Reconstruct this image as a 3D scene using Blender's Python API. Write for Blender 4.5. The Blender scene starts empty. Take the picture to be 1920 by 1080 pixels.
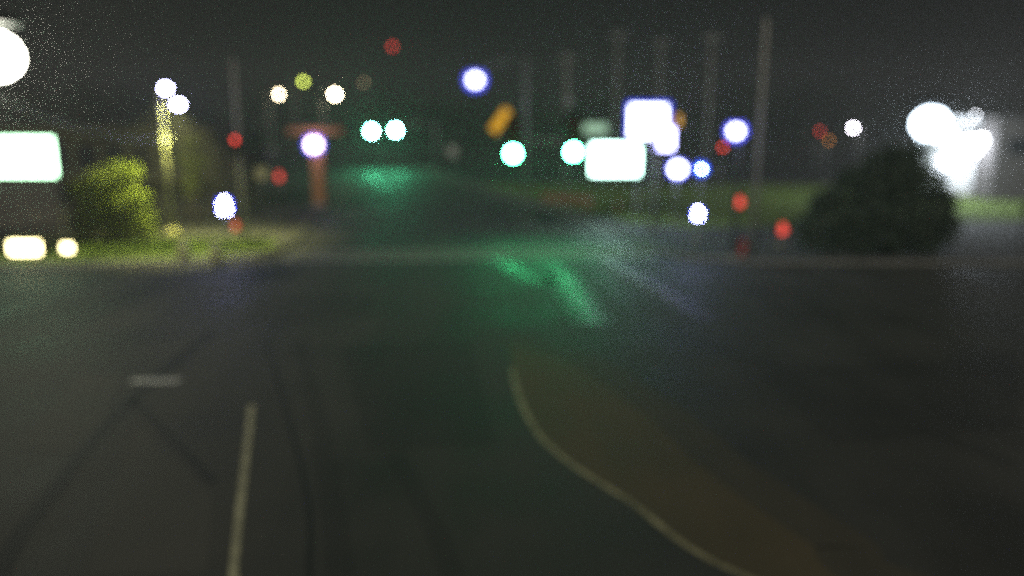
import bpy, bmesh, math, random
from mathutils import Vector, Matrix

S = bpy.context.scene
C = S.collection
rnd = random.Random(7)

# ------------------------------------------------------------------ camera
F = 1500.0                    # focal length in pixels of a 1920 wide picture
HOR = 222.0                   # horizon row
CAMZ = 8.5
TILT = math.atan((540 - HOR) / F)
cam_d = bpy.data.cameras.new('camera')
cam = bpy.data.objects.new('camera', cam_d)
C.objects.link(cam)
cam.location = (0, 0, CAMZ)
cam.rotation_euler = (math.pi / 2 - TILT, 0, 0)
cam_d.sensor_width = 36
cam_d.lens = 36 * F / 1920
cam_d.clip_start = 0.1
cam_d.clip_end = 3000
FOCUS = 6.0
BLUR = 32.0                   # defocus disc at infinity, pixels at 1920
cam_d.dof.use_dof = True
cam_d.dof.focus_distance = FOCUS
cam_d.dof.aperture_fstop = (cam_d.lens / 1000) / (BLUR / F * FOCUS)
S.camera = cam

# ------------------------------------------------------------------ night sky
w = bpy.data.worlds.new('World')
S.world = w
w.use_nodes = True
nt = w.node_tree
nt.nodes.clear()
out = nt.nodes.new('ShaderNodeOutputWorld')
sky = nt.nodes.new('ShaderNodeTexSky')
sky.sky_type = 'NISHITA'
sky.sun_disc = False
sky.sun_elevation = math.radians(-4)
sky.sun_rotation = math.radians(200)
bg1 = nt.nodes.new('ShaderNodeBackground')
bg1.inputs[1].default_value = 0.004
bg2 = nt.nodes.new('ShaderNodeBackground')       # town glow on the cloud
bg2.inputs[0].default_value = (0.0075, 0.0077, 0.0070, 1)
bg2.inputs[1].default_value = 1.0
ad = nt.nodes.new('ShaderNodeAddShader')
nt.links.new(sky.outputs[0], bg1.inputs[0])
nt.links.new(bg1.outputs[0], ad.inputs[0])
nt.links.new(bg2.outputs[0], ad.inputs[1])
nt.links.new(ad.outputs[0], out.inputs[0])

fill_sun_d = bpy.data.lights.new('fill_sun', 'SUN')  # added fill light, no real moon: lifts the road and poles
fill_sun_d.energy = 1.0
fill_sun_d.angle = math.radians(3)
fill_sun_d.color = (1, .95, .84)
fill_sun = bpy.data.objects.new('fill_sun', fill_sun_d)
C.objects.link(fill_sun)
fill_sun.rotation_euler = (math.radians(52), 0, math.radians(-20))

S.view_settings.view_transform = 'Standard'
S.view_settings.look = 'None'
S.view_settings.exposure = 0
S.view_settings.gamma = 1
S.view_settings.use_curve_mapping = False
S.render.engine = 'CYCLES'
S.cycles.use_denoising = False
S.cycles.use_adaptive_sampling = False
S.cycles.max_bounces = 5
S.cycles.diffuse_bounces = 2
S.cycles.glossy_bounces = 2
S.cycles.volume_bounces = 0
S.cycles.transparent_max_bounces = 8
S.cycles.sample_clamp_indirect = .6
S.cycles.use_light_tree = True
try: S.cycles.sampling_pattern = 'BLUE_NOISE'
except Exception: pass

CT, ST = math.cos(TILT), math.sin(TILT)
def ray(px, py):
    u, v = (px - 960) / F, (py - 540) / F
    # camera axes: right X, forward (0,CT,-ST), down (0,-ST,-CT)
    return Vector((u, CT - v * ST, -ST - v * CT))
def G(px, py, z=0.0):
    d = ray(px, py)
    t = (z - CAMZ) / d.z
    return Vector((d.x * t, d.y * t, z))
def P(px, py, D):
    d = ray(px, py)
    t = D / d.y
    return Vector((d.x * t, D, CAMZ + d.z * t))

# ------------------------------------------------------------------ materials
MATS = {}
def nodes(name):
    m = bpy.data.materials.new(name)
    m.use_nodes = True
    n = m.node_tree
    return m, n, n.nodes['Principled BSDF']
def mat(name, col, rough=0.7, var=0.25, scale=3.0, bump=0.0, metal=0.0, bscale=None):
    if name in MATS: return MATS[name]
    m, n, b = nodes(name)
    tc = n.nodes.new('ShaderNodeTexCoord')
    nz = n.nodes.new('ShaderNodeTexNoise')
    nz.inputs['Scale'].default_value = scale
    nz.inputs['Detail'].default_value = 6
    rp = n.nodes.new('ShaderNodeValToRGB')
    rp.color_ramp.elements[0].position = 0.3
    rp.color_ramp.elements[1].position = 0.7
    rp.color_ramp.elements[0].color = [c * (1 - var) for c in col] + [1]
    rp.color_ramp.elements[1].color = [min(1, c * (1 + var)) for c in col] + [1]
    n.links.new(tc.outputs['Object'], nz.inputs['Vector'])
    n.links.new(nz.outputs['Fac'], rp.inputs['Fac'])
    n.links.new(rp.outputs['Color'], b.inputs['Base Color'])
    b.inputs['Roughness'].default_value = rough
    b.inputs['Metallic'].default_value = metal
    if bump:
        n2 = n.nodes.new('ShaderNodeTexNoise')
        n2.inputs['Scale'].default_value = bscale or scale * 8
        n2.inputs['Detail'].default_value = 3
        bp = n.nodes.new('ShaderNodeBump')
        bp.inputs['Strength'].default_value = bump
        bp.inputs['Distance'].default_value = 0.02
        n.links.new(tc.outputs['Object'], n2.inputs['Vector'])
        n.links.new(n2.outputs['Fac'], bp.inputs['Height'])
        n.links.new(bp.outputs['Normal'], b.inputs['Normal'])
    MATS[name] = m
    return m
def emit(name, col, strength):
    if name in MATS: return MATS[name]
    m, n, b = nodes(name)
    b.inputs['Base Color'].default_value = (*[min(.8, c) for c in col], 1)
    b.inputs['Emission Color'].default_value = (*col, 1)
    b.inputs['Emission Strength'].default_value = strength
    b.inputs['Roughness'].default_value = 0.4
    m.cycles.emission_sampling = 'FRONT'
    if strength < 5: m.cycles.emission_sampling = 'NONE'   # too dim to light its surroundings
    MATS[name] = m
    return m
def fringe_globe(name, col, strength, clear):
    """added outer globe: mostly lets the lamp through, glows to imitate lens fringe"""
    if name in MATS: return MATS[name]
    m, n, b = nodes(name)
    b.inputs['Base Color'].default_value = (*[c * .3 for c in col], 1)
    b.inputs['Emission Color'].default_value = (*col, 1)
    b.inputs['Emission Strength'].default_value = strength
    m.cycles.emission_sampling = 'NONE'
    b.inputs['Alpha'].default_value = 1 - clear
    b.inputs['Roughness'].default_value = 0.5
    MATS[name] = m
    return m

def asphalt(name, lo, hi, r0, r1):
    m, n, b = nodes(name)
    tc = n.nodes.new('ShaderNodeTexCoord')
    def noise(scale, det, vec=None):
        z = n.nodes.new('ShaderNodeTexNoise')
        z.inputs['Scale'].default_value = scale
        z.inputs['Detail'].default_value = det
        n.links.new(vec or tc.outputs['Object'], z.inputs['Vector'])
        return z
    mp = n.nodes.new('ShaderNodeMapping')          # wear runs along the lanes
    mp.inputs['Rotation'].default_value = (0, 0, -math.atan(.26))
    mp.inputs['Scale'].default_value = (1, .12, 1)
    n.links.new(tc.outputs['Object'], mp.inputs['Vector'])
    big = noise(.45, 4, mp.outputs['Vector'])
    mid = noise(.25, 8)
    fine = noise(55, 3)
    mx = n.nodes.new('ShaderNodeMath'); mx.operation = 'ADD'
    n.links.new(big.outputs['Fac'], mx.inputs[0])
    n.links.new(mid.outputs['Fac'], mx.inputs[1])
    hf = n.nodes.new('ShaderNodeMath'); hf.operation = 'MULTIPLY'
    hf.inputs[1].default_value = .5
    n.links.new(mx.outputs[0], hf.inputs[0])
    rp = n.nodes.new('ShaderNodeValToRGB')
    rp.color_ramp.elements[0].position = .38
    rp.color_ramp.elements[1].position = .62
    rp.color_ramp.elements[0].color = (*lo, 1)
    rp.color_ramp.elements[1].color = (*hi, 1)
    n.links.new(hf.outputs[0], rp.inputs['Fac'])
    gr = n.nodes.new('ShaderNodeMixRGB'); gr.blend_type = 'MULTIPLY'
    gr.inputs['Fac'].default_value = .6
    fr = n.nodes.new('ShaderNodeValToRGB')
    fr.color_ramp.elements[0].color = (.45, .45, .45, 1)
    fr.color_ramp.elements[1].color = (1.3, 1.3, 1.3, 1)
    n.links.new(fine.outputs['Fac'], fr.inputs['Fac'])
    n.links.new(rp.outputs['Color'], gr.inputs['Color1'])
    n.links.new(fr.outputs['Color'], gr.inputs['Color2'])
    n.links.new(gr.outputs['Color'], b.inputs['Base Color'])
    mr = n.nodes.new('ShaderNodeMapRange')
    mr.inputs['From Min'].default_value = .35
    mr.inputs['From Max'].default_value = .65
    mr.inputs['To Min'].default_value = r0
    mr.inputs['To Max'].default_value = r1
    n.links.new(hf.outputs[0], mr.inputs['Value'])
    n.links.new(mr.outputs['Result'], b.inputs['Roughness'])
    b.inputs['Specular IOR Level'].default_value = .3 if r0 > .5 else .5
    bp = n.nodes.new('ShaderNodeBump')
    bp.inputs['Strength'].default_value = .25
    bp.inputs['Distance'].default_value = .01
    n.links.new(fine.outputs['Fac'], bp.inputs['Height'])
    n.links.new(bp.outputs['Normal'], b.inputs['Normal'])
    return m

ASPHALT = asphalt('asphalt', (.052, .052, .046), (.086, .084, .074), .60, .78)
POLISHED = asphalt('polished_asphalt', (.045, .046, .043), (.066, .066, .062), .43, .52)
SEMIPOL = asphalt('half_polished_asphalt', (.045, .046, .043), (.070, .070, .065), .501, .62)
LOT = asphalt('lot_asphalt', (.035, .035, .034), (.05, .05, .048), .7, .85)
LANE = asphalt('tan_asphalt', (.100, .083, .048), (.152, .120, .070), .65, .8)
GRASS = mat('grass_ground', (.11, .16, .024), .95, .4, .8, .6, bscale=12)
BLADE = mat('grass_blade', (.13, .20, .024), .8, .35, .5)
DIRT = mat('dark_ground', (.045, .05, .03), .95, .4, .2, .5)
CONC = mat('concrete', (.27, .26, .23), .85, .2, 1.5, .2)
WHITEPAINT = mat('worn_white_paint', (.50, .50, .44), .55, .45, 3.0, .1)
YELLOWPAINT = mat('worn_yellow_paint', (.42, .40, .24), .6, .4, 2.5, .1)
TAR = mat('crack_tar', (.022, .022, .022), .7, .2, 3)
STEEL = mat('galvanised_steel', (.36, .37, .37), .45, .15, 5, .05, .4)
DARKPOLE = mat('dark_bronze_pole', (.07, .068, .065), .5, .15, 4)
PAINTPOLE = mat('pale_painted_pole', (.34, .34, .20), .55, .12, 4)
WOOD = mat('weathered_pole_wood', (.36, .345, .31), .9, .35, 6, .4)
DARKMETAL = mat('dark_housing', (.03, .03, .032), .5, .2, 6)
SIGNALBODY = mat('signal_housing', (.025, .026, .024), .5, .2, 6)
BARK = mat('bark', (.07, .052, .036), .95, .4, 6, .6)
BRICK = mat('red_brick', (.32, .12, .085), .9, .3, 8, .3)
ORANGE = mat('orange_paint', (.46, .21, .07), .6, .15, 2)
BANNER = mat('amber_fabric', (.75, .40, .03), .7, .15, 3)
STUCCO_W = mat('white_render_wall', (.74, .75, .76), .8, .08, 1, .1)
STUCCO_D = mat('dark_brown_wall', (.10, .09, .085), .85, .15, 1, .1)
STUCCO_Y = mat('yellowish_wall', (.10, .10, .045), .85, .15, 1, .1)
ROOFMAT = mat('roof_felt', (.09, .09, .09), .9, .2, 2)
WINDOW = mat('dark_window_glass', (.02, .024, .026), .12, .1, 2)
RED_PAINT = mat('red_hydrant_paint', (.48, .035, .028), .45, .15, 5)
YBOLL = mat('yellow_concrete_paint', (.62, .58, .26), .7, .2, 4)

def leaf_mat(name, a, b_):
    m, n, b = nodes(name)
    oi = n.nodes.new('ShaderNodeNewGeometry')
    rp = n.nodes.new('ShaderNodeValToRGB')
    rp.color_ramp.elements[0].color = (*a, 1)
    rp.color_ramp.elements[1].color = (*b_, 1)
    n.links.new(oi.outputs['Random Per Island'], rp.inputs['Fac'])
    n.links.new(rp.outputs['Color'], b.inputs['Base Color'])
    b.inputs['Roughness'].default_value = .6
    return m
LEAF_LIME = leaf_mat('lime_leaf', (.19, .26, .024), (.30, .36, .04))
LEAF_DARK = leaf_mat('dark_leaf', (.03, .055, .035), (.09, .12, .075))
LEAF_FAR = leaf_mat('far_leaf', (.025, .035, .022), (.045, .06, .035))

# ------------------------------------------------------------------ mesh helpers
def bm_box(bm, size, loc=(0, 0, 0), rot=None, bev=0.0):
    t = bmesh.new()
    bmesh.ops.create_cube(t, size=1)
    bmesh.ops.scale(t, vec=size, verts=t.verts)
    if bev:
        bmesh.ops.bevel(t, geom=t.edges[:], offset=bev, segments=2, affect='EDGES')
    M = Matrix.Translation(loc) @ (rot.to_4x4() if rot else Matrix())
    t.transform(M)
    me = bpy.data.meshes.new('tmp'); t.to_mesh(me); t.free()
    bm.from_mesh(me); bpy.data.meshes.remove(me)
def frame_of(d):
    d = d.normalized()
    a = Vector((0, 0, 1)) if abs(d.z) < .9 else Vector((1, 0, 0))
    x = d.cross(a).normalized()
    return x, d.cross(x).normalized()
def bm_tube(bm, pts, radii, seg=12, cap=True):
    pts = [Vector(p) for p in pts]
    if not hasattr(radii, '__len__'): radii = [radii] * len(pts)
    rings = []
    x = None
    for i, p in enumerate(pts):
        d = (pts[min(i + 1, len(pts) - 1)] - pts[max(i - 1, 0)])
        if x is None: x, y = frame_of(d)
        else:
            d.normalize(); x = (x - d * x.dot(d)).normalized(); y = d.cross(x)
        rings.append([bm.verts.new(p + (x * math.cos(a) + y * math.sin(a)) * radii[i])
                      for a in [2 * math.pi * k / seg for k in range(seg)]])
    for r0, r1 in zip(rings, rings[1:]):
        for k in range(seg):
            f = bm.faces.new((r0[k], r0[(k + 1) % seg], r1[(k + 1) % seg], r1[k])); f.smooth = True
    if cap:
        bm.faces.new(rings[0][::-1]); bm.faces.new(rings[-1])
def bm_ball(bm, r, loc=(0, 0, 0), sc=(1, 1, 1), u=20, v=12):
    t = bmesh.new()
    bmesh.ops.create_uvsphere(t, u_segments=u, v_segments=v, radius=r)
    bmesh.ops.scale(t, vec=sc, verts=t.verts)
    bmesh.ops.translate(t, vec=loc, verts=t.verts)
    for f in t.faces: f.smooth = True
    me = bpy.data.meshes.new('tmp'); t.to_mesh(me); t.free()
    bm.from_mesh(me); bpy.data.meshes.remove(me)
def bm_prism(bm, poly, z0, z1):
    lo = [bm.verts.new((x, y, z0)) for x, y in poly]
    hi = [bm.verts.new((x, y, z1)) for x, y in poly]
    n = len(poly)
    for i in range(n):
        bm.faces.new((lo[i], lo[(i + 1) % n], hi[(i + 1) % n], hi[i]))
    bm.faces.new(hi); bm.faces.new(lo[::-1])
    bmesh.ops.recalc_face_normals(bm, faces=bm.faces[:])
def bm_sheet(bm, poly, z):
    bm.faces.new([bm.verts.new((x, y, z)) for x, y in poly])
    bmesh.ops.recalc_face_normals(bm, faces=bm.faces[:])
    for f in bm.faces:
        if f.normal.z < 0: f.normal_flip()
def bm_ribbon(bm, pts, wid, z0, z1=None):
    """strip of a width along a ground line; with z1 it is a raised bar"""
    P2 = [Vector((p[0], p[1])) for p in pts]
    L, R = [], []
    for i, p in enumerate(P2):
        d = (P2[min(i + 1, len(P2) - 1)] - P2[max(i - 1, 0)]).normalized()
        nrm = Vector((-d.y, d.x)) * wid / 2
        L.append(p + nrm); R.append(p - nrm)
    if z1 is None:
        vl = [bm.verts.new((*p, z0)) for p in L]; vr = [bm.verts.new((*p, z0)) for p in R]
        for i in range(len(P2) - 1):
            bm.faces.new((vr[i], vr[i + 1], vl[i + 1], vl[i]))
    else:
        q = [[bm.verts.new((*a, h)) for a in s] for s, h in ((L, z0), (L, z1), (R, z1), (R, z0))]
        for i in range(len(P2) - 1):
            for a in range(4):
                b = (a + 1) % 4
                bm.faces.new((q[a][i], q[b][i], q[b][i + 1], q[a][i + 1]))
        for i in (0, -1): bm.faces.new([q[a][i] for a in range(4)])
        bmesh.ops.recalc_face_normals(bm, faces=bm.faces[:])
def smooth_line(pts, n=6):
    """Catmull-Rom through ground points"""
    V = [Vector(p[:2]) for p in pts]
    V = [V[0] * 2 - V[1]] + V + [V[-1] * 2 - V[-2]]
    o = []
    for i in range(1, len(V) - 2):
        a, b, c, d = V[i - 1:i + 3]
        for k in range(n):
            t = k / n
            o.append(.5 * ((2 * b) + (c - a) * t + (2 * a - 5 * b + 4 * c - d) * t * t + (3 * b - a - 3 * c + d) * t ** 3))
    o.append(V[-2])
    return [tuple(v) for v in o]

def link(name, bm, m, parent=None, loc=None):
    if m and m.name.startswith('lit_'): bmesh.ops.recalc_face_normals(bm, faces=bm.faces[:])
    me = bpy.data.meshes.new(name)
    bm.to_mesh(me); bm.free()
    if m: me.materials.append(m)
    o = bpy.data.objects.new(name, me)
    C.objects.link(o)
    if parent: o.parent = parent
    if loc is not None: o.location = loc
    return o
def tag(o, label=None, cat=None, group=None, kind=None):
    if label: o['label'] = label
    if cat: o['category'] = cat
    if group: o['group'] = group
    if kind: o['kind'] = kind
    return o
def thing(name, label, cat, loc=(0, 0, 0), group=None, rz=0):
    o = bpy.data.objects.new(name, None)
    C.objects.link(o)
    o.location = loc; o.rotation_euler = (0, 0, rz)
    return tag(o, label, cat, group)
def B(): return bmesh.new()
def boxpart(name, size, loc, m, parent, bev=0.0, rot=None):
    b = B(); bm_box(b, size, loc, rot, bev); return link(name, b, m, parent)
def tubepart(name, pts, r, m, parent, seg=12):
    b = B(); bm_tube(b, pts, r, seg); return link(name, b, m, parent)
def ballpart(name, r, loc, m, parent, sc=(1, 1, 1)):
    b = B(); bm_ball(b, r, loc, sc); return link(name, b, m, parent)
def lamp_light(name, loc, parent, col, power, kind='SPOT', size=172, rad=.15):
    l = bpy.data.lights.new(name, kind)
    l.color = col; l.energy = power; l.shadow_soft_size = rad
    if kind == 'SPOT':
        l.spot_size = math.radians(size); l.spot_blend = .6
    o = bpy.data.objects.new(name, l); C.objects.link(o)
    o.parent = parent; o.location = loc
    return o

# ------------------------------------------------------------------ ground, roads, pavements
b = B(); bm_sheet(b, [(-340, -60), (340, -60), (340, 420), (-340, 420)], -.03)
tag(link('ground', b, DIRT), kind='structure')
L_EDGE = smooth_line([(-15, 55), (-19, 83), (-26, 110), (-42, 170), (-60, 240)], 5)
R_EDGE = smooth_line([(8.2, 60), (5.5, 71), (2.15, 80.7), (-5.5, 104), (-14, 135), (-29, 190), (-42, 240)], 5)
b = B(); bm_sheet(b, [(-140, -50), (140, -50), (140, 62), (-140, 62)], 0)
tag(link('road', b, ASPHALT), kind='structure')
b = B(); bm_sheet(b, [(x, y) for x, y in [(-22, 60)] + [(x - 4, y) for x, y in L_EDGE[4:]]] + [(x + 4, y) for x, y in R_EDGE[::-1]], .004)
tag(link('far_road', b, ASPHALT), kind='structure')

def inset(line, d):
    o = []
    V = [Vector(p) for p in line]
    for i, p in enumerate(V):
        t = (V[min(i + 1, len(V) - 1)] - V[max(i - 1, 0)]).normalized()
        o.append(tuple(p + Vector((-t.y, t.x)) * d))
    return o
# left corner: kerb, pavement, verge
L_FRONT = smooth_line([(-140, 43.5), (-60, 44.2), (-33, 45), (-22, 46.8), (-17.3, 48.6), (-15.2, 51), (-15, 55)], 5)
L_LINE = L_FRONT + L_EDGE[1:]
DARKCONC = mat('dark_pavement', (.075, .073, .068), .85, .25, 1.2, .2)
nf = len(L_FRONT) - 7
b = B(); bm_prism(b, L_LINE + [(-140, 240)], -.05, .11)
tag(link('pavement', b, DARKCONC), kind='structure')
b = B(); bm_ribbon(b, inset(L_FRONT[:nf], .55), .8, .08, .125)
tag(link('pavement', b, CONC), kind='structure')
b = B(); bm_ribbon(b, L_FRONT[:nf], .2, -.04, .15)
tag(link('kerb', b, CONC), kind='structure')
b = B(); bm_ribbon(b, L_LINE[nf - 1:], .2, -.05, .148)
tag(link('kerb', b, DARKCONC), kind='structure')
LG = inset(L_LINE, .95)
b = B(); bm_prism(b, [p for p in LG if p[1] < 56.5] + [(-140, 56.8)], .0, .17)
tag(link('verge', b, GRASS), kind='structure')
b = B(); bm_sheet(b, [(-140, 57)] + [p for p in LG if p[1] > 57] + [(-140, 240)], .126)
tag(link('parking_lot', b, LOT), kind='structure')
# right corner
R_FRONT = smooth_line([(140, 45.5), (60, 46.8), (20, 47.2), (13, 48.2), (10, 50.6), (8.7, 55), (8.2, 60)], 5)
R_LINE = R_FRONT + R_EDGE[1:]
b = B(); bm_prism(b, R_LINE + [(140, 240)], -.05, .12)
tag(link('pavement', b, mat('dark_pavement', (.075, .073, .068), .85, .25, 1.2, .2)), kind='structure')
b = B(); bm_ribbon(b, R_LINE, .2, -.04, .15)
tag(link('kerb', b, CONC), kind='structure')
RI = inset(R_LINE, -1.3)[len(R_FRONT) + 9:]
RG = [(140, 67), (46, 67), (30, 65), (20, 63), (13.6, 62.0), (9.8, 65.5), (6.6, 74)] + [p for p in RI if 74 < p[1] < 106]
b = B(); bm_prism(b, RG + [(140, RG[-1][1])], .0, .17)
tag(link('verge', b, GRASS), kind='structure')
b = B(); bm_sheet(b, [p for p in RI if p[1] > RG[-1][1] + .1] + [(140, 240), (140, RG[-1][1] + .4)], .126)
tag(link('parking_lot', b, LOT), kind='structure')

def line_mark(name, pts, wid, m, z=.009):
    b = B(); bm_ribbon(b, pts, wid, z)
    return tag(link(name, b, m), kind='structure')
def g2(px, py): return tuple(G(px, py))[:2]
# the broad tan lane that swings in from the lower right with its pale edge line
left = smooth_line([g2(956, 640), g2(966, 720), g2(1000, 800), g2(1060, 862), g2(1180, 940), g2(1400, 1082), (9.6, 10.5), (17, 5)], 6)
right = smooth_line([g2(968, 632), g2(1110, 672), g2(1250, 760), g2(1400, 880), g2(1600, 1010), g2(1720, 1090), (14, 10.2), (20, 7)], 6)
b = B()
va = [b.verts.new((*p, .005)) for p in left]; vb = [b.verts.new((*p, .005)) for p in right]
for i in range(len(va) - 1): b.faces.new((va[i], vb[i], vb[i + 1], va[i + 1]))
bmesh.ops.recalc_face_normals(b, faces=b.faces[:])
tag(link('tan_lane', b, LANE), kind='structure')
line_mark('worn_edge', inset(right[:-9], -.35), 1.3, asphalt('worn_tan_asphalt', (.070, .064, .048), (.112, .098, .072), .65, .8), .0062)
line_mark('lane_line', left[4:], .15, mat('dull_yellow_paint', (.34, .31, .17), .65, .45, 2, .1))
line_mark('lane_line', [g2(472, 760), g2(462, 850), g2(450, 950), g2(437, 1078), (-4.4, 12), (-2.5, 5)], .17, YELLOWPAINT)
line_mark('stop_line', [g2(246, 714), g2(338, 714)], .42, WHITEPAINT)
line_mark('crosswalk_line', [(-14.2, 48.3), (-6, 48.6), (9, 50.0)], .4, WHITEPAINT)
line_mark('crosswalk_line', [(-14.2, 51.6), (-6, 51.9), (8, 53.2)], .4, WHITEPAINT)
line_mark('crosswalk', [(-14.4, 49.9), (-6, 50.2), (9, 51.6)], 2.9, mat('worn_crosswalk', (.15, .145, .115), .8, .35, .8, .1), .0075)
line_mark('lane_line', [(5.2, 46.8), (7.9, 36.4)], .22, CONC)
line_mark('lane_line', [(-20.2, 100), (-24, 116)], .14, YELLOWPAINT, .013)
for pts, wd in (([g2(905, 478), g2(955, 497), g2(1020, 532)], .7), ([g2(1010, 480), g2(1050, 515), g2(1085, 560), g2(1118, 608)], .7),
                ([g2(1120, 478), g2(1180, 510), g2(1260, 556), g2(1330, 600)], .0)):
    if wd: line_mark('polished_track', pts, wd, POLISHED, .0068)
    line_mark('polished_track', pts, wd * 2.7 or 1.1, SEMIPOL, .0056)
line_mark('polished_track', smooth_line([g2(690, 325), g2(715, 345), g2(732, 355)]), 1.6, SEMIPOL, .008)
def patch(pts, m, z): 
    b = B(); bm_sheet(b, pts, z); return tag(link('asphalt_patch', b, m), kind='structure')
NEWASPH = asphalt('newer_asphalt', (.044, .044, .040), (.068, .067, .061), .62, .8)
OLDASPH = asphalt('older_asphalt', (.070, .069, .058), (.105, .102, .088), .65, .8)
patch([g2(30, 840), g2(150, 700), g2(235, 705), g2(165, 850)], OLDASPH, .0052)
patch([g2(200, 930), g2(260, 800), g2(400, 930), g2(390, 1075), g2(160, 1075)], OLDASPH, .0052)
patch([g2(640, 650), g2(880, 640), g2(930, 830), g2(690, 840)], NEWASPH, .0052)
patch([g2(1420, 700), g2(1900, 660), g2(1915, 800), g2(1560, 830)], NEWASPH, .0052)
patch([g2(480, 560), g2(700, 548), g2(690, 590), g2(455, 605)], NEWASPH, .0052)
line_mark('tyre_track', smooth_line([g2(560, 640), g2(600, 800), g2(640, 1078)]), .5, NEWASPH, .0058)
line_mark('tyre_track', smooth_line([g2(740, 850), g2(800, 960), g2(850, 1078)]), .45, NEWASPH, .0058)
line_mark('tyre_track', smooth_line([g2(1250, 620), g2(1480, 700), g2(1900, 870)]), .5, NEWASPH, .0058)
line_mark('tar_seam', smooth_line([(-7.5, 8), g2(5, 1058), g2(95, 930), g2(180, 820), g2(290, 710), g2(400, 622)]), .40, TAR, .0085)
line_mark('tar_seam', smooth_line([g2(250, 750), g2(320, 820), g2(400, 905)]), .22, TAR, .0085)
line_mark('tar_seam', smooth_line([g2(580, 1085), g2(570, 900), g2(500, 640)]), .12, TAR, .0085)

# grass blades on the lit verges
def blades(poly_fn, n, label):
    b = B(); k = 0
    while k < n:
        p = poly_fn()
        if p is None: continue
        k += 1
        h = rnd.uniform(.06, .2); a = rnd.uniform(0, 6.28); s = rnd.uniform(.02, .05)
        dx, dy = math.cos(a) * s, math.sin(a) * s
        lx, ly = rnd.uniform(-.08, .08), rnd.uniform(-.08, .08)
        b.faces.new((b.verts.new((p[0] - dx, p[1] - dy, .165)), b.verts.new((p[0] + dx, p[1] + dy, .165)),
                     b.verts.new((p[0] + lx, p[1] + ly, .165 + h))))
    return tag(link('grass', b, BLADE), label, 'grass', kind='stuff')
def left_pt():
    y = rnd.uniform(47.5, 56.6); x = rnd.uniform(-50, -16.6)
    if y < 50.8 and x > -20: return None
    if y < 47.5 + max(0, (x + 30) * .25): return None
    if x > -16.8 - (y - 55) * .16 and y > 52: return None
    return x, y
def right_pt():
    y = rnd.uniform(63.5, 100); x = rnd.uniform(-4, 70)
    edge = 9 - (y - 66) * .36
    if x < edge + 1.5 or (x > 12 and y < 63 + min(4.2, (x - 12) * .2)): return None
    return x, y
blades(left_pt, 26000, 'short yellow green grass on the left verge')
blades(right_pt, 30000, 'short grass on the verge behind the right pavement')

# ------------------------------------------------------------------ lamps
def lens_mat(name, col, s): return emit('lit_' + name, col, s)
BLUEWHITE = (.55, .57, 1.0)
WARM = (1.0, .80, .50)
def globe(parent, p, e, m, rim=None, rimw=0.0):
    """the bright lens of a lamp, optionally inside an added fringe globe"""
    b = B(); bm_ball(b, e, p, (1, 1, .9), 12, 7); o = link('lens', b, m, parent)
    if rim:
        b = B(); bm_ball(b, e + rimw, p, (1, 1, .95), 24, 14)
        link('fringe_shell', b, rim, parent)
    return o
RIM_BLUE = fringe_globe('blue_fringe_globe', (.09, .10, .95), 1.5, .55)  # made-up globe whose glow draws a blue lens fringe round lamps

def pole_lamp(name, label, head, base, e, m, rim=None, rimw=0.0, group=None, pole_m=STEEL, r=(.13, .07),
              light=None, lightcol=(1, .95, .85), over=0.5):
    """street lamp: tapered pole on a base plate, curved arm, hooded head and lens"""
    t = thing(name, label, 'street lamp', (base[0], base[1], .12), group)
    H = head - Vector((base[0], base[1], .12))
    top = Vector((0, 0, H.z + over))
    boxpart('base_plate', (.5, .5, .3), (0, 0, .1), CONC, t, .03)
    tubepart('pole', [(0, 0, .1), (0, 0, H.z * .5), top], [r[0], (r[0] + r[1]) / 2, r[1]], pole_m, t)
    tip = H + Vector((0, 0, e + .12))
    d = tip - top
    if Vector((d.x, d.y)).length > .1:
        tubepart('arm', [top - Vector((0, 0, .3)), top + d * .3 + Vector((0, 0, .28)), top + d * .75 + Vector((0, 0, .2)), tip], [.06, .055, .05, .045], pole_m, t, 8)
    b = B()
    bm_ball(b, e * 1.15, tip, (1, 1, .42), 16, 8)
    for v in b.verts:
        if v.co.z < tip.z - .02: v.co.z = tip.z - .02
    link('lamp_hood', b, DARKMETAL, t)
    globe(t, H, e, m, rim, rimw)
    if light: lamp_light('lamp_beam', H - Vector((0, 0, e + .05)), t, lightcol, light)
    return t

# 1. big street lamp cut by the left edge of the picture
LW = lens_mat('near_white', (1, .96, .80), 27)
h = P(-14, 105, 30)
pole_lamp('street_lamp', 'very bright white street lamp above the left sign, largest lamp on the left', h, (h.x - 3.2, 31), .98, LW,
          light=300, lightcol=(1, .93, .72), r=(.14, .09))
# 2. twin headed parking lamp
t = thing('parking_lamp', 'pale pole with two white lamp heads lighting the left verge', 'lamp post', (*G(325, 452)[:2], .15))
Dp = t.location.y
b1 = P(310, 166, Dp + .6) - t.location; b2 = P(334, 196, Dp - .9) - t.location
b = B(); bm_tube(b, [(0, 0, 0), (0, 0, .75)], [.38, .34], 16); link('pole_base', b, YBOLL, t)
tubepart('pole', [(0, 0, .7), (0, 0, 6), (0, 0, b1.z + .1)], [.17, .15, .12], PAINTPOLE, t)
TW = lens_mat('twin_white', (.5, .5, 1.0), 90)
for q in (b1, b2):
    tubepart('arm', [(0, 0, q.z + .15), (q.x * .5, q.y * .5, q.z + .36), (q.x, q.y, q.z + .26)], .05, PAINTPOLE, t, 8)
    boxpart('lamp_hood', (.7, .8, .14), (q.x, q.y, q.z + .27), DARKMETAL, t, .05)
    ballpart('lens', .26, q, TW, t, (1.1, 1.2, .8))
    lamp_light('lamp_beam', q - Vector((0, 0, .35)), t, (1, 1, .34), 6000, size=108)

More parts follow.
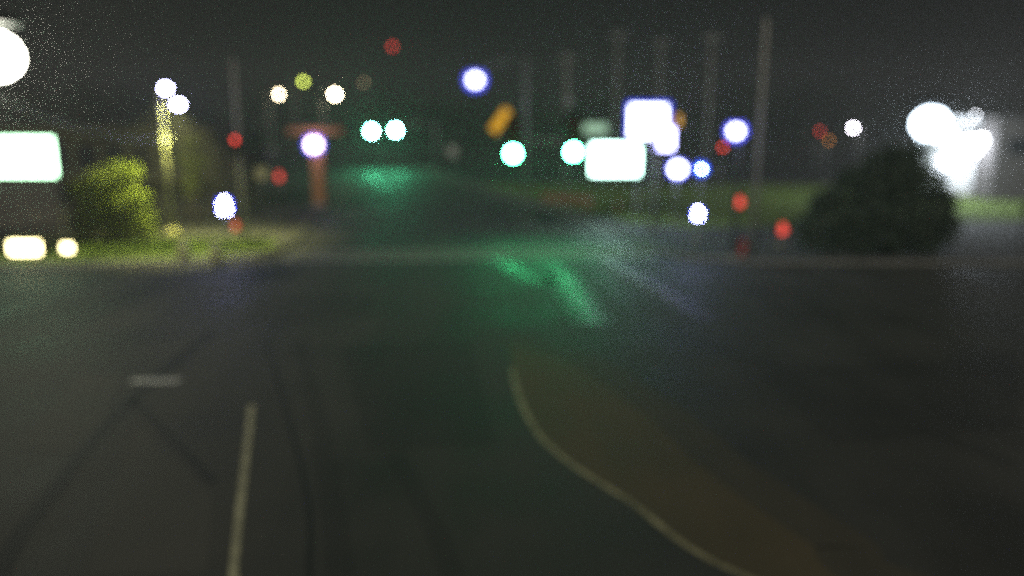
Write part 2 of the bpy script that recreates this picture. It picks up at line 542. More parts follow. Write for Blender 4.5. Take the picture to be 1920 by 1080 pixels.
# 3. lamps along the far road and behind
def far_lamp(label, px, py, D, e, col, s, side, group='lamps far along the road', **kw):
    h = P(px, py, D)
    nm = 'm%d_%d' % (px, py)
    return pole_lamp('street_lamp', label, h, (h.x + side, D + .3), e, lens_mat(nm, col, s), group=group, r=(.12, .07), **kw)
far_lamp('small warm lamp left of the yellow green lamp', 523, 177, 120, .32, (1, .80, .5), 45, -1.6)
far_lamp('small yellow green lamp topmost of the three', 569, 153, 130, .30, (.66, .80, .12), 16, -1.6)
far_lamp('larger warm white lamp right of the yellow green lamp', 628, 177, 115, .42, (1, .80, .52), 70, -1.8)
far_lamp('very dim warm lamp above the far green lights', 682, 155, 180, .3, (1, .75, .4), 2, 1.5)
h = P(891, 150, 88)
pole_lamp('street_lamp', 'bright bluish white street lamp on a long arm high over the far road', h, (P(986, 300, 88).x, 88), .72,
          lens_mat('arm_lamp', BLUEWHITE, 20), RIM_BLUE, .55, r=(.2, .12), over=2.2)
h = P(1380, 246, 48)
pole_lamp('street_lamp', 'bright bluish white lamp on a grey pole above the red hand signals', h, (P(1390, 300, 48).x, 48.6), .42, 
          lens_mat('corner_lamp', BLUEWHITE, 20), RIM_BLUE, .25, pole_m=DARKPOLE)
h = P(1271, 317, 66)
pole_lamp('street_lamp', 'low round bluish white lamp right of the lit sign boards', h, (h.x, 66.3), .62,
          lens_mat('low_lamp', BLUEWHITE, 26), RIM_BLUE, .22, over=.3)
h = P(1600, 240, 120)
pole_lamp('street_lamp', 'small white lamp between the tall pole and the dark tree', h, (h.x + 1.2, 120.3), .3,
          lens_mat('small_lamp', (.9, .85, 1), 45))
# floodlight by the right building
FL = P(1745, 232, 78)
pole_lamp('flood_lamp', 'dazzling white floodlight on a pole above the dark tree', FL, (FL.x - .6, 78.4), 1.6,
          lens_mat('flood', (.70, .85, 1.0), 14), r=(.16, .1))
fl = [o for o in C.objects if o.get('category') == 'street lamp'][-1]
lamp_light('lamp_beam', FL - fl.location + Vector((1.2, 1.0, -.9)), fl, (.80, .92, 1), 5000, 'POINT')

# ------------------------------------------------------------------ signal heads
GLASS = {c: mat(c + '_signal_glass', v, .2, .1, 3) for c, v in
         (('red', (.20, .012, .01)), ('amber', (.22, .10, .01)), ('green', (.01, .10, .06)))}
def signal_head(label, pos, lit, em, s=1.5, group=None, visible_back=True, hang=True):
    """three lens signal facing the camera; pos = centre of the lit lens"""
    i0 = ('red', 'amber', 'green').index(lit)
    zc = (i0 - 1) * .36 * s               # head centre above the lit lens
    t = thing('traffic_signal', label, 'traffic light', (pos.x, pos.y, pos.z + zc), group)
    boxpart('housing', (.36 * s, .26 * s, 1.1 * s), (0, .16 * s, 0), SIGNALBODY, t, .03 * s)
    boxpart('backplate', (.46 * s, .02, 1.2 * s), (0, .30 * s, 0), SIGNALBODY, t)
    for i, c in enumerate(('red', 'amber', 'green')):
        z = (1 - i) * .36 * s
        b = B(); bm_ball(b, .155 * s, (0, .03 * s, z), (1, .3, 1), 18, 10)
        link('lens', b, em if c == lit else GLASS[c], t)
        b = B()
        seg = 14
        ring = [[], []]
        for k in range(seg + 1):
            a = math.radians(-25 + 230 * k / seg)
            for j, (y, rr) in enumerate(((.03 * s, .172 * s), (-.2 * s, .165 * s))):
                ring[j].append(b.verts.new((rr * math.cos(a), y, z + rr * math.sin(a))))
        for k in range(seg):
            b.faces.new((ring[0][k], ring[0][k + 1], ring[1][k + 1], ring[1][k]))
        link('visor', b, SIGNALBODY, t)
    boxpart('bracket', (.08 * s, .10 * s, .35 * s), (0, .36 * s, 0), STEEL, t)
    return t
GREEN_N = emit('lit_near_green', (.07, 1.0, .32), 170)
GREEN_F = emit('lit_far_green', (.11, 1.0, .46), 330)
RED_S = emit('lit_red_signal', (1.0, .07, .05), 4.5)
RED_HAND = emit('lit_red_hand', (1.0, .10, .07), 1.7)
ORANGE_HAND = emit('lit_orange_hand', (1.0, .18, .07), 1.2)
PED_WHITE = emit('lit_walk_white', (.52, .54, 1.0), 105)

def mast_arm(label, base, tipx, zarm, D):
    t = thing('mast_arm_pole', label, 'signal pole', (base[0], base[1], .12))
    b = B(); bm_tube(b, [(0, 0, 0), (0, 0, .25)], [.4, .4], 16); link('pole_base', b, CONC, t)
    tubepart('pole', [(0, 0, .2), (0, 0, zarm + .7)], [.2, .15], STEEL, t)
    L = tipx - base[0]
    tubepart('arm', [(0, 0, zarm), (L * .3, 0, zarm + .25), (L, 0, zarm + .4)], [.15, .12, .07], STEEL, t)
    return t
pA, pB = P(962, 288, 60), P(1075, 285, 60)
mast_arm('grey signal pole beside the lit boards with arm carrying two near green lights', (P(1226, 420, 61).x, 60.9), pA.x - 1.0, pB.z + .35, 61)
signal_head('near green traffic light hanging alone left of the lit boards', pA, 'green', GREEN_N, 3.0, 'near green signals')
signal_head('near green traffic light touching the lower lit board', pB, 'green', GREEN_N, 3.0, 'near green signals')
fA, fB = P(697, 246, 140), P(742, 244, 140)
mast_arm('distant grey signal pole with arm over the far road', (fB.x + 6.8, 141.4), fA.x - 1, fB.z + .6, 141)
signal_head('distant green traffic light, left one of the far pair', fA, 'green', GREEN_F, 4.0, 'far green signals')
signal_head('distant green traffic light, right one of the far pair', fB, 'green', GREEN_F, 4.0, 'far green signals')

# pedestrian signals
def hand_shape(b, s, y):
    """raised hand: palm, four fingers of unequal length and a thumb"""
    bm_box(b, (.20 * s, .012, .20 * s), (0, y, -.08 * s), None, .004)
    for k, (x, l) in enumerate(((-.078, .15), (-.027, .20), (.026, .19), (.077, .14))):
        bm_box(b, (.042 * s, .012, l * s), (x * s, y, (.03 + l / 2) * s), None, .004)
    bm_box(b, (.045 * s, .012, .16 * s), (.145 * s, y, -.03 * s), Matrix.Rotation(.6, 3, 'Y'), .004)
def walker_shape(b, s, y):
    bm_ball(b, .055 * s, (0, y, .20 * s), (1, .2, 1), 12, 8)
    for a, c, r in (((0, .14), (0, -.04), .05), ((0, .12), (-.12, .02), .022), ((0, .12), (.11, .0), .022),
                    ((0, -.03), (-.10, -.26), .03), ((0, -.03), (.10, -.24), .03)):
        bm_tube(b, [(a[0] * s * 1.5, y, a[1] * s), (c[0] * s * 1.5, y, c[1] * s)], [r * s, r * .8 * s], 8)
def ped_signal(label, pos, sym, em, s=1.0, post=None, group='pedestrian signals'):
    t = thing('pedestrian_signal', label, 'pedestrian signal', (pos.x, pos.y, pos.z), group)
    boxpart('housing', (.48 * s, .22, .5 * s), (0, .13, 0), SIGNALBODY, t, .03)
    boxpart('screen', (.46 * s, .02, .48 * s), (0, .012, 0), emit('lit_walk_screen', (.06, .08, 1), 1.5) if sym == 'walk' else DARKMETAL, t, .004)  # walk screen glow imitates the blue colour fringe of the lens
    b = B()
    (hand_shape if sym == 'hand' else walker_shape)(b, s, -.012)
    link('symbol', b, em, t)
    boxpart('visor', (.5 * s, .2, .02), (0, -.08, .26 * s), SIGNALBODY, t)
    if post == 'own':
        tubepart('post', [(0, .3, -pos.z + .1), (0, .3, .3)], .06, STEEL, t)
        boxpart('post_foot', (.3, .3, .1), (0, .3, -pos.z + .16), CONC, t, .02)
        boxpart('push_button', (.14, .08, .22), (0, .21, -pos.z + 1.1), YBOLL, t, .02)
    else:
        boxpart('bracket', (.08, .2, .08), (0, .3, 0), STEEL, t)
    return t
ped_signal('bright white walk signal on the left corner by the wooden pole', P(421, 385, 49.5), 'walk', PED_WHITE, 1.7, 'own')
ped_signal('bright white walk signal on its own post at the right corner', P(1309, 400, 49), 'walk', PED_WHITE, 1.25, 'own')
ped_signal('red hand signal under the corner lamp, upper one of two', P(1387, 379, 47.9), 'hand', RED_HAND, 1.5)
ped_signal('red hand signal on a short post right of the tall pole', P(1467, 430, 47.2), 'hand', RED_HAND, 1.6, 'own')
ped_signal('dim orange red hand signal just below the left walk signal', P(441, 423, 54.3), 'hand', ORANGE_HAND, 1.4)
ped_signal('dim red hand signal beside the orange column', P(523, 331, 80), 'hand', RED_HAND, 2.0, 'own')

# red signals on the left
signal_head('red traffic light fixed to the left wooden pole', P(441, 262, 54.2), 'red', RED_S, 1.0, 'red signals')
q = P(486, 279, 95)
t = signal_head('small red traffic light on a post behind the left verge', q, 'red', RED_S, 1.3, 'red signals')
tubepart('post', [(0, .6, -t.location.z + .15), (0, .6, .3)], .08, STEEL, t)
q = P(1355, 276, 75)
t = signal_head('small red traffic light beside the right corner lamp', q, 'red', RED_S, 1.2, 'red signals')
tubepart('post', [(0, .55, -t.location.z + .15), (0, .55, .3)], .08, STEEL, t)
q = P(1537, 246, 118)
t = signal_head('dim red traffic light left of the small white lamp', q, 'red', RED_S, 1.4, 'red signals')
tubepart('post', [(0, .65, -t.location.z + .15), (0, .65, .3)], .08, STEEL, t)
AMB = emit('lit_amber', (1, .35, .05), 4)
q = P(1554, 263, 110)
t = signal_head('dim amber traffic light just right of the dim red one', q, 'amber', AMB, 1.2)
tubepart('post', [(0, .6, -t.location.z + .15), (0, .6, .3)], .08, STEEL, t)

# red beacon tower
q = P(736, 87, 235)
t = thing('beacon_mast', 'dark lattice mast with a dim red light on top', 'mast', (q.x, 235, 0))
for sx, sy in ((-1, -1), (1, -1), (0, 1)):
    tubepart('mast_leg', [(sx * 1.2, sy * 1.2, 0), (sx * .12, sy * .12, q.z - .6)], .08, DARKMETAL, t, 6)
b = B()
for k in range(14):
    z0 = k * (q.z - 1) / 14; z1 = (k + 1) * (q.z - 1) / 14
    f0 = 1.2 - 1.08 * z0 / q.z; f1 = 1.2 - 1.08 * z1 / q.z
    for a, c in (((-1, -1), (1, -1)), ((1, -1), (0, 1)), ((0, 1), (-1, -1))):
        bm_tube(b, [(a[0] * f0, a[1] * f0, z0), (c[0] * f1, c[1] * f1, z1)], .04, 5)
link('lattice', b, DARKMETAL, t)
ballpart('beacon', .55, (0, 0, q.z), emit('lit_beacon', (1, .06, .05), 4), t)

# ------------------------------------------------------------------ poles
def wood_pole(label, px, D, toppx_y, r=.13, cross=True, group='wooden utility poles', m=WOOD):
    p = P(px, toppx_y, D)
    t = thing('utility_pole', label, 'utility pole', (p.x, D, .1), group)
    H = p.z - .1
    tubepart('pole', [(0, 0, 0), (0, 0, H * .5), (0, 0, H)], [r, r * .88, r * .7], m, t)
    if cross:
        boxpart('crossarm', (2.4, .12, .12), (0, -r, H - .7), m, t, .015)
        for x in (-1.1, -.55, .55, 1.1):
            b = B(); bm_tube(b, [(x, -r, H - .64), (x, -r, H - .42)], [.05, .035], 8)
            link('insulator', b, STEEL, t)
    return t
wood_pole('slim wooden pole behind the left walk signal', 437, 55, 112, .14, False)
wood_pole('wooden pole with a transformer can left of the lower lit board', 1064, 86, 98, .16)
boxt = bpy.data.objects['utility_pole.001']
b = B(); bm_tube(b, [(.36, -.2, 9.6), (.36, -.2, 10.7)], [.27, .27], 14); link('transformer', b, STEEL, boxt)
wood_pole('tall thick weathered pole left of the dark tree', 1438, 50, 34, .16, False)
wood_pole('faint wooden pole rising behind the upper lit board', 1240, 105, 70, .12)
wood_pole('faint wooden pole above the lower lit board', 1160, 98, 55, .12)
wood_pole('faint wooden pole between the lit boards and the tall pole', 1336, 96, 60, .13)

# overhead cable from the near lamp to the twin lamp
a = P(-40, 165, 31); c = P(322, 258, Dp)
pts = [a.lerp(c, k / 14) - Vector((0, 0, 1.6 * 4 * (k / 14) * (1 - k / 14) * .5)) for k in range(15)]
b = B(); bm_tube(b, pts, .05, 6)
tag(link('overhead_cable', b, STEEL), 'dark sagging cable strung from the left edge to the twin lamp pole', 'cable')

# ------------------------------------------------------------------ lit signs
def lit_board(t, c, wid, hei, em, frame_m=DARKMETAL, dep=.5):
    """cabinet with a lit face towards the road"""
    boxpart('cabinet', (wid + .16, dep, hei + .16), (c[0], c[1] + dep / 2 + .02, c[2]), frame_m, t, .04)
    boxpart('lit_face', (wid, .06, hei), c, em, t, .02)
    for sx in (-1, 1):
        boxpart('cabinet_edge', (.06, .12, hei + .16), (c[0] + sx * (wid / 2 + .05), c[1] - .02, c[2]), frame_m, t)

def sgn(px, py, D): return P(px, py, D)
# left lit sign
a = P(-52, 258, 50); c = P(108, 330, 50)
t = thing('pylon_sign', 'large glowing white sign with a dark base at the left edge', 'sign', ((a.x + c.x) / 2, 50, .15))
W_, H_ = c.x - a.x, a.z - c.z
lit_board(t, (0, 0, (a.z + c.z) / 2 - .15), W_, H_, emit('lit_left_board', (.55, 1, .62), 9))
lo = c.z - .15 - .35
boxpart('lower_panel', (W_ - .1, .46, lo - 1.5), (-.1, .3, 1.5 + (lo - 1.5) / 2), STUCCO_D, t, .04)
for x in (-1.6, 1.4):
    boxpart('leg', (.35, .35, 1.6), (x, .3, .8), DARKMETAL, t, .02)
# two floodlights at its foot
def ground_flood(label, px, py, D, e, sx):
    p = P(px, py, D)
    t = thing('ground_floodlight', label, 'floodlight', (p.x, D, .15), 'floodlights under the left sign')
    z = p.z - .15
    for x in (-1, 1): boxpart('leg', (.06, .1, z), (x * e * .7, .1, z / 2), DARKMETAL, t)
    boxpart('housing', (e * 2 * sx + .1, .22, e * 1.5 + .1), (0, .16, z), DARKMETAL, t, .03)
    boxpart('lens', (e * 2 * sx, .08, e * 1.5), (0, 0, z), emit('lit_ground_flood', (1, .85, .42), 14), t, .03)
    return t
ground_flood('wide low floodlight glowing under the left sign', 46, 465, 49, .50, 1.9)
ground_flood('smaller low floodlight glowing left of the lime tree', 126, 465, 49, .30, 1.0)

# the cluster of lit boards
a = P(1182, 198, 70); c = P(1248, 258, 70)
t = thing('pylon_sign', 'tall sign of two white lit boards right of the near green lights', 'sign', (P(1196, 400, 70).x, 70.6, .15))
ox = t.location.x
def rel(p): return (p.x - ox, p.y - t.location.y, p.z - .15)
zt = a.z
boxpart('leg', (.32, .32, zt - .3), (0, .45, (zt - .3) / 2), STEEL, t, .02)
boxpart('leg', (.32, .32, zt - .3), (1.45, .45, (zt - .3) / 2), STEEL, t, .02)
lit_board(t, rel((a + c) / 2), c.x - a.x, a.z - c.z, emit('lit_upper_board', (.66, .70, 1), 9))
for (x, z, w_, h_) in ((0, 1, 1, 0), (-1, 0, 0, 1), (1, 0, 0, 1)):
    q = rel((a + c) / 2)
    W2, H2 = c.x - a.x, a.z - c.z
    boxpart('fringe_edge', (W2 + .62 if w_ else .3, .1, .3 if w_ else H2), (q[0] + x * (W2 / 2 + .16), q[1] - .14, q[2] + z * (H2 / 2 + .16)), emit('lit_blue_fringe', (.05, .08, 1), 1.1), t, .03)  # added glowing edge imitating blue lens fringe, not a neon tube
a2 = P(1109, 270, 69.6); c2 = P(1199, 328, 69.6)
lit_board(t, rel((a2 + c2) / 2), c2.x - a2.x, a2.z - c2.z, emit('lit_lower_board', (.58, 1.0, .84), 11))
a3 = P(1228, 240, 69.6); c3 = P(1262, 280, 69.6)
lit_board(t, rel((a3 + c3) / 2), c3.x - a3.x, a3.z - c3.z, emit('lit_side_board', (.45, .45, 1), 14))
a4 = P(1095, 232, 71); c4 = P(1138, 250, 71)
boxpart('top_ornament', (c4.x - a4.x, .2, a4.z - c4.z), rel((a4 + c4) / 2), emit('lit_ornament', (.55, .9, .6), .45), t, .05)
boxpart('ornament_strut', (.1, .1, 1.2), (rel((a4 + c4) / 2)[0], .6, rel((a4 + c4) / 2)[2] - .8), STEEL, t)
boxpart('amber_edge', (.35, .12, .9), rel(P(1272, 226, 69.8)), emit('lit_amber_edge', (1, .5, .08), .9), t, .03)
boxpart('edge_strut', (.9, .08, .08), rel(P(1264, 222, 70.2)), STEEL, t)
# small blue lit sign
q = P(1315, 317, 66)
t = thing('blue_sign', 'small round sign glowing blue beside the low lamp', 'sign', (q.x, 66, .15))
z = q.z - .15
tubepart('post', [(0, .2, 0), (0, .2, z)], .06, STEEL, t)
b = B(); bm_tube(b, [(0, -.05, z), (0, .18, z)], [.52, .52], 24); link('blue_face', b, emit('lit_blue_face', (.05, .12, 1), 1.3), t)
ballpart('bulb', .13, (0, -.12, z), emit('lit_blue_bulb', (.5, .75, 1), 60), t)

# orange pylon with floodlight
q = P(591, 271, 76)
t = thing('orange_canopy', 'orange column holding an orange fascia behind a bright white lamp', 'canopy', (q.x, 76.8, .15))
zf = P(585, 245, 76.8).z - .15
boxpart('column', (1.05, .8, zf - .4), (0, 0, (zf - .4) / 2), ORANGE, t, .06)
boxpart('column_plinth', (1.4, 1.1, .4), (0, 0, .2), CONC, t, .04)
boxpart('fascia', (5.2, 1.6, .62), (0, 0, zf), ORANGE, t, .04)
boxpart('roof_cap', (5.4, 1.8, .1), (0, 0, zf + .36), ROOFMAT, t)
zl = q.z - .15
boxpart('lamp_bracket', (.12, .7, .1), (0, -.7, zl), STEEL, t)
globe(t, Vector((0, -1.35, zl)), .66, lens_mat('pylon_lamp', (.85, .66, 1.0), 20), RIM_BLUE, .3)

# amber banner
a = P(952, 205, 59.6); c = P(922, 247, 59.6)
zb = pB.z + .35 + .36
t = thing('banner', 'amber banner with painted-in glow hanging at a slant from a staff above the left near green light', 'banner', (P(958, 230, 59.9).x, 60.85, zb))
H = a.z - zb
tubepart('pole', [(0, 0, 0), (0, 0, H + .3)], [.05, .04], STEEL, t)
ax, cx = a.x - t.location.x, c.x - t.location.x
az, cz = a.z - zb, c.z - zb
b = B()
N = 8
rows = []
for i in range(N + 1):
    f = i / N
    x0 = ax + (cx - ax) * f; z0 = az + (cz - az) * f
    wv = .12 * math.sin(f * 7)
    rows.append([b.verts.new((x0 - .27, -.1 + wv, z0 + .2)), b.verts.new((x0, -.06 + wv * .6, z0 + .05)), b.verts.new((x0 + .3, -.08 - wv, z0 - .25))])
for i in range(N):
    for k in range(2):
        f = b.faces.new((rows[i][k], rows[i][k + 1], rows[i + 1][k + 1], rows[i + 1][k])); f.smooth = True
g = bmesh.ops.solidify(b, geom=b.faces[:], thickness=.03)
link('lit_cloth', b, emit('lit_painted_amber', (1, .52, .03), .42), t)  # cloth emission stands in for lamplight falling on it
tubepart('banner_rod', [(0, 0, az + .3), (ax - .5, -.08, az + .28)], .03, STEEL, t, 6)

# ------------------------------------------------------------------ small street things
def hydrant(label, px, py, D):
    p = P(px, py, D)
    t = thing('fire_hydrant', label, 'hydrant', (p.x, D, .12))
    b = B(); bm_tube(b, [(0, 0, 0), (0, 0, .08), (0, 0, .085), (0, 0, .75), (0, 0, .77), (0, 0, .8)], [.24, .24, .17, .16, .21, .21], 14)
    link('barrel', b, RED_PAINT, t)
    ballpart('bonnet', .18, (0, 0, .82), RED_PAINT, t)
    for x in (-1, 1): tubepart('hose_outlet', [(x * .13, 0, .55), (x * .29, 0, .55)], .08, RED_PAINT, t, 10)
    tubepart('pumper_outlet', [(0, -.13, .5), (0, -.3, .5)], .1, RED_PAINT, t, 10)
    tubepart('cap_nut', [(0, 0, .98), (0, 0, 1.06)], .05, RED_PAINT, t, 6)
hydrant('red fire hydrant on the right corner below the hand signals', 1394, 440, 49.6)
def bollard(label, px, py, h=.95, r=.32):
    p = G(px, py, .15)
    t = thing('bollard', label, 'bollard', p)
    b = B(); bm_tube(b, [(0, 0, 0), (0, 0, h), (0, 0, h + .06)], [r, r * .96, r * .6], 16); link('post', b, YBOLL, t)
    b = B(); bm_tube(b, [(0, 0, h * .68), (0, 0, h * .84)], [r + .012, r + .012], 16); link('band', b, WHITEPAINT, t)
bollard('stout pale yellow bollard at the left kerb below the walk signal', 407, 490)
bollard('stout pale yellow bollard by the twin lamp pole', 345, 484, .9, .3)

def delineator(label, px, py, h=1.15):
    p = G(px, py, .17)
    t = thing('delineator_post', label, 'marker post', p, 'orange marker posts on the grass')
    boxpart('foot', (.3, .3, .06), (0, 0, .03), DARKMETAL, t)
    b = B(); bm_tube(b, [(0, 0, .05), (0, 0, h - .05), (0, 0, h)], [.09, .085, .05], 10); link('post', b, mat('marker_orange', (.62, .16, .07), .5, .1, 4), t)
    b = B(); bm_tube(b, [(0, 0, h * .7), (0, 0, h * .84)], [.096, .095], 10); link('band', b, WHITEPAINT, t)
delineator('orange marker post on the grass just below the lower lit board', 1103, 396)
delineator('orange marker post on the grass below the right end of the lower lit board', 1158, 402)
# post at the far right
p = G(1911, 472, .12)
t = thing('sign_post', 'thin dark post with a small plate at the right edge', 'sign post', p)
tubepart('post', [(0, 0, 0), (0, 0, 3.1)], .05, DARKMETAL, t, 8)
boxpart('plate', (.45, .02, .6), (0, -.065, 2.75), DARKMETAL, t, .005)
boxpart('post_foot', (.2, .2, .08), (0, 0, .05), CONC, t)
# pale signs left behind the red signals
def small_sign(label, px, py, D, wid, hei, m):
    p = P(px, py, D)
    t = thing('road_sign', label, 'road sign', (p.x, D, .15))
    boxpart('plate', (wid, .03, hei), (0, 0, p.z - .15), m, t, .01)
    tubepart('post', [(0, .08, 0), (0, .08, p.z + hei / 2 - .2)], .045, STEEL, t, 8)
small_sign('dim yellowish road sign left of the orange column', 490, 325, 72, 1.0, 1.0, YBOLL)
small_sign('dim grey road sign behind the red hand by the orange column', 503, 290, 84, 1.2, 1.2, WHITEPAINT)
small_sign('small grey road sign beside the far road left of the amber banner', 848, 284, 120, 1.3, 1.6, WHITEPAINT)

# low brick planter wall, bricks laid one by one
p0, p1 = P(1018, 372, 83), P(1112, 378, 80)
t = thing('brick_wall', 'low red brick wall on the grass under the near green lights', 'wall', (p0.x, p0.y, .15), None,
          math.atan2(p1.y - p0.y, p1.x - p0.x))
Lw = (p1 - p0).length
boxpart('core', (Lw, .26, .62), (Lw / 2, 0, .31), CONC, t)
b = B(); bm_box(b, (.44, .08, .19), (0, 0, 0), None, .008); bme = bpy.data.meshes.new('brick'); b.to_mesh(bme); b.free(); bme.materials.append(BRICK)
for r_ in range(3):
    x = .22 + (.23 if r_ % 2 else 0)
    while x < Lw - .2:
        o = bpy.data.objects.new('brick', bme); C.objects.link(o); o.parent = t
        o.location = (x, -.15 + rnd.uniform(-.008, .008), .11 + r_ * .205)
        x += .465
boxpart('coping', (Lw + .1, .4, .08), (Lw / 2, 0, .67), BRICK, t, .01)

# ------------------------------------------------------------------ buildings
def building(label, x0, x1, y0, y1, zh, wall, name='shop_building'):
    t = thing(name, label, 'building', ((x0 + x1) / 2, y0, .1))
    w_, d_ = x1 - x0, y1 - y0
    boxpart('wall', (w_, d_, zh), (0, d_ / 2, zh / 2), wall, t)
    return t, w_, d_
# yellow-lit shop behind the left tree
a = P(292, 240, 70); c = P(398, 240, 70)
t, w_, d_ = building('low shop with yellowish bands and dark windows behind the twin lamp pole', a.x - 22, c.x, 70, 84, 7.0, STUCCO_Y)
boxpart('parapet', (w_ + .3, .5, .8), (0, -.1, 7.25), STUCCO_Y, t, .03)
boxpart('awning', (w_ - 1, 1.3, .5), (0, -.66, 3.3), STUCCO_Y, t, .04)
boxpart('roof', (w_ - .2, d_ - .2, .15), (0, d_ / 2, 7.08), ROOFMAT, t)
n = int(w_ / 2.4)
for i in range(n):
    x = -w_ / 2 + 1.4 + i * (w_ - 2.8) / (n - 1)
    for zz, hh in ((5.1, 2.2), (1.75, 2.0)):
        f = boxpart('window', (1.7, .12, hh), (x, -.05, zz), DARKMETAL, t)
        boxpart('pane', (1.5, .05, hh - .2), (x, -.1, zz), WINDOW, f)
        boxpart('sill', (1.8, .2, .08), (x, -.11, zz - hh / 2 - .05), CONC, f)
# right building: lit white wing and dark wing
xr = P(1859, 300, 84).x
a = P(1760, 236, 87)
t, w_, d_ = building('white walled building lit by the dazzling floodlight', a.x, xr - .02, 87, 90.5, 8.3, STUCCO_W)
boxpart('roof_edge', (w_ + .1, .3, .3), (0, -.12, 8.4), STUCCO_W, t, .03)
boxpart('roof', (w_ - .2, d_ - .4, .1), (0, d_ / 2 + .1, 8.36), ROOFMAT, t)
boxpart('plinth', (w_ - .1, .15, .5), (0, -.06, .25), CONC, t)
for x in (-1.2,):
    f = boxpart('door', (1.2, .1, 2.2), (x, -.04, 1.35), STEEL, t)
    boxpart('handle', (.06, .08, .25), (x + .45, -.12, 1.3), DARKMETAL, f)
WP = emit('lit_wall_lamp', (.82, .88, 1), 26)
def wall_lamp(label, px, py, e, D=86.4, strut=None):
    p = P(px, py, D)
    t = thing('wall_lamp', label, 'wall lamp', (p.x, D, p.z), 'lamps on the white building')
    boxpart('housing', (e * 2.2, .3, e * 1.1), (0, .25, e * .5), DARKMETAL, t, .04)
    ballpart('lens', e * .8, (0, -.5, -.1), WP, t, (1, .7, .9))
    boxpart('bracket', (.15, .5, .15), (0, .35, e * .2), STEEL, t)
    if strut: tubepart('stalk', [(0, .3, -strut), (0, .3, 0)], .05, STEEL, t)
wall_lamp('bright wall lamp low on the white building beside the floodlight', 1786, 292, 1.2)
wall_lamp('added bright wall lamp high on the left end of the white wall', 1776, 256, .9)  # extra lamp added to fill out the white glare on the wall
wall_lamp('bright wall lamp in the middle of the white wall', 1815, 272, 1.35)
wall_lamp('bright wall lamp at the right corner of the white building', 1840, 262, .8)
p = P(1833, 215, 86.6)
t = thing('roof_lamp', 'small white lamp standing on the roof of the white building', 'lamp', (p.x, 86.9, 8.65))
tubepart('stalk', [(0, 0, 0), (0, 0, p.z - 8.65)], .05, STEEL, t, 8)
ballpart('lens', .13, (0, 0, p.z - 8.65), emit('lit_roof_lamp', (.9, .92, 1), 14), t, (.8, .8, 1.2))
t, w_, d_ = building('dark brown wing of the building at the right edge', xr, xr + 24, 83.5, 101, 8.5, STUCCO_D)
boxpart('roof_edge', (w_ + .2, .35, .35), (0, -.12, 8.45), STUCCO_D, t, .03)
boxpart('roof', (w_ - .2, d_ - .4, .1), (0, d_ / 2 + .2, 8.56), ROOFMAT, t)
for i in range(6):
    x = -w_ / 2 + 2.4 + i * 3.8
    f = boxpart('window', (2.2, .12, 1.6), (x, -.05, 5.6), DARKMETAL, t)
    boxpart('pane', (2.0, .05, 1.4), (x, -.1, 5.6), WINDOW, f)

# ------------------------------------------------------------------ trees
def crown_mesh(clumps, n, size, wob=.35):
    b = B()
    vol = [c[3] ** 3 for c in clumps]
    for (cx, cy, cz, r, sq) in clumps:
        k = int(n * r ** 2 / sum(c[3] ** 2 for c in clumps))
        for _ in range(k):
            while True:
                v = Vector((rnd.uniform(-1, 1), rnd.uniform(-1, 1), rnd.uniform(-1, 1)))
                if .02 < v.length < 1: break
            v = v.normalized() * (v.length ** .45) * r * rnd.uniform(1 - wob, 1.08)
            p = Vector((cx + v.x, cy + v.y, cz + v.z * sq))
            s = size * rnd.uniform(.6, 1.3)
            d1 = Vector((rnd.gauss(0, 1), rnd.gauss(0, 1), rnd.gauss(0, .7))).normalized()
            x, y = frame_of(d1)
            b.faces.new([b.verts.new(p + q) for q in (x * s, y * s * .55, -x * s * .8, -y * s * .5)])
    return b
def tree(name, label, base, H, rx, leaf, n, trunk_r, low=.15, clump_r=.42, size=.16, cat='tree', group=None, pts=None, sq=.85):
    t = thing(name, label, cat, base, group)
    cl = []
    if pts: cl = pts
    else:
        for k in range(16):
            f = rnd.uniform(0, 1)
            z = H * (low + (1 - low - .12) * f)
            rr = rx * math.sqrt(max(.05, 1 - ((f - .4) / .72) ** 2))
            a = rnd.uniform(0, 6.28); q = rr * rnd.uniform(.2, .8)
            cl.append((math.cos(a) * q, math.sin(a) * q, z, rx * clump_r * rnd.uniform(.75, 1.15), sq))
    b = B()
    bm_tube(b, [(0, 0, -.1), (.05, 0, H * .2), (-.04, .05, H * .5), (.02, 0, H * .8)], [trunk_r * 1.25, trunk_r, trunk_r * .7, trunk_r * .2], 10)
    for c in cl[:10]:
        z0 = H * rnd.uniform(.18, .5)
        e = Vector(c[:3]); s_ = Vector((0, 0, z0)); m_ = s_.lerp(e, .5) + Vector((0, 0, -.1 * H * .3))
        bm_tube(b, [s_, m_, e], [trunk_r * .5, trunk_r * .32, trunk_r * .1], 7)
    link('trunk', b, BARK, t)
    link('crown', crown_mesh(cl, n, size), leaf, t)
    return t
# lime-lit tree on the left: a gable like outline with a drooping right side
bs = G(212, 452, .15)
def cl_at(px, py, dy, rpx, sq=.85):
    p = P(px, py, bs.y + dy); r = rpx / F * bs.y
    return (p.x - bs.x, dy, p.z - bs.z, r, sq)
pts = [cl_at(160, 358, -.6, 30), cl_at(190, 340, -.4, 32), cl_at(222, 325, 0, 30), cl_at(244, 322, .3, 24), cl_at(200, 375, .4, 46),
       cl_at(236, 372, .2, 38), cl_at(262, 372, 0, 22), cl_at(272, 405, -.2, 22), cl_at(281, 432, -.3, 18), cl_at(170, 405, .6, 34),
       cl_at(215, 420, .6, 40), cl_at(250, 425, .4, 30), cl_at(158, 435, .2, 22)]
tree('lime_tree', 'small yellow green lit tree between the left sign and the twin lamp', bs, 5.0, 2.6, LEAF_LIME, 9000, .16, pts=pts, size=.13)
bs = G(1660, 474, .12)
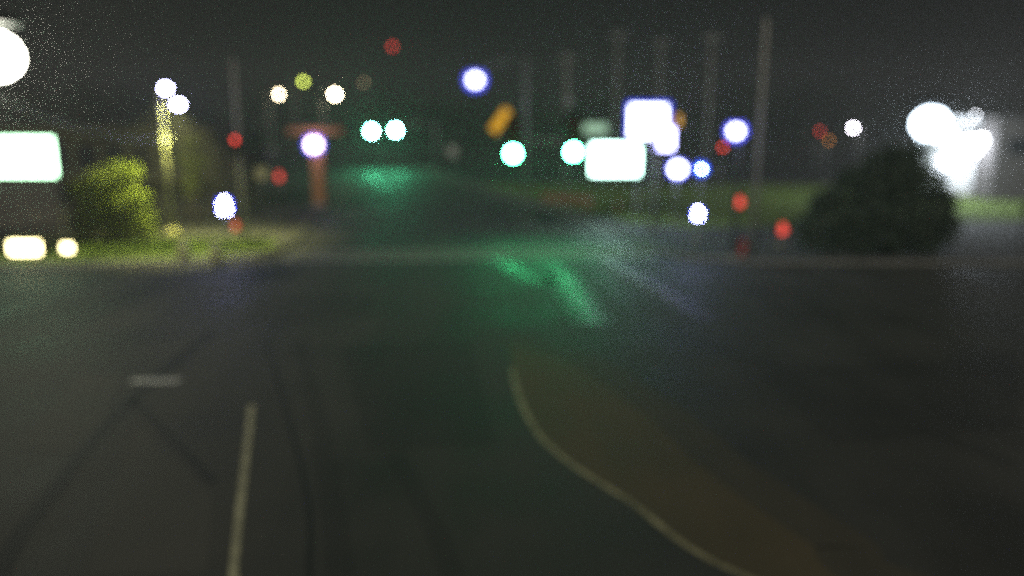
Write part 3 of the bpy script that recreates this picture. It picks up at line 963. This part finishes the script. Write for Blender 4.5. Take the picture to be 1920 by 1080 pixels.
pts = [cl_at(1725, 345, .4, 52), cl_at(1690, 335, .2, 52), cl_at(1645, 345, 0, 54), cl_at(1600, 370, .1, 54), cl_at(1570, 405, -.2, 50), cl_at(1745, 395, 0, 52),
       cl_at(1755, 430, -.2, 42), cl_at(1690, 400, -.8, 66), cl_at(1630, 410, -.9, 62), cl_at(1660, 370, .9, 66), cl_at(1720, 440, -.6, 40), cl_at(1640, 445, -.8, 42), cl_at(1590, 440, -.4, 40),
       cl_at(1530, 425, .2, 38), cl_at(1515, 450, 0, 24), cl_at(1560, 455, -.4, 26), cl_at(1610, 462, -.6, 24), cl_at(1680, 462, -.7, 26), cl_at(1735, 462, -.4, 24),
       cl_at(1765, 372, .2, 30), cl_at(1700, 305, .3, 26), cl_at(1660, 310, .1, 20), cl_at(1615, 330, .2, 24), cl_at(1555, 372, .1, 28), cl_at(1783, 420, 0, 20),
       cl_at(1716, 286, .2, 24), cl_at(1672, 284, .2, 22), cl_at(1637, 303, .1, 24), cl_at(1590, 335, .1, 26), cl_at(1540, 385, .1, 30), cl_at(1505, 420, .1, 22)]
tree('dark_tree', 'large dark round tree in front of the floodlit building', bs, 6.0, 4.2, LEAF_DARK, 17000, .24, pts=pts, size=.17)
# treetop glowing near the twin lamps
bs = G(368, 420, .15)
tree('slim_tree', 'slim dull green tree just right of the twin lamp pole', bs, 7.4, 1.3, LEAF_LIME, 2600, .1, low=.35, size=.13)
# far wood
b = B(); cl = []
for k in range(150):
    x = rnd.uniform(-250, 250); y = 262 + abs(x) * .12 + rnd.uniform(-12, 20)
    if -82 < x < -52 and y < 290: y += 28
    h_ = rnd.uniform(8, 19)
    for z in (h_ * .3, h_ * .62, h_ * .88):
        cl.append((x + rnd.uniform(-3, 3), y, z, rnd.uniform(4.2, 6.8) * (1.15 - .3 * z / h_), 1.0))
bw = crown_mesh(cl, 30000, 1.3)
tag(link('far_wood', bw, LEAF_FAR), 'dark far off wood along the horizon', 'wood', kind='stuff')

# ------------------------------------------------------------------ night haze
m = bpy.data.materials.new('haze')
m.use_nodes = True
m.cycles.volume_sampling = 'EQUIANGULAR'
n = m.node_tree
n.nodes.remove(n.nodes['Principled BSDF'])
pv = n.nodes.new('ShaderNodeVolumePrincipled')
pv.inputs['Color'].default_value = (.9, .9, .9, 1)
pv.inputs['Density'].default_value = .0018
pv.inputs['Anisotropy'].default_value = .35
n.links.new(pv.outputs[0], n.nodes['Material Output'].inputs['Volume'])
b = B(); bm_box(b, (720, 520, 36), (0, 180, 17))
hz = tag(link('haze', b, m), 'thin pale night haze filling the whole crossing', 'haze', kind='stuff')
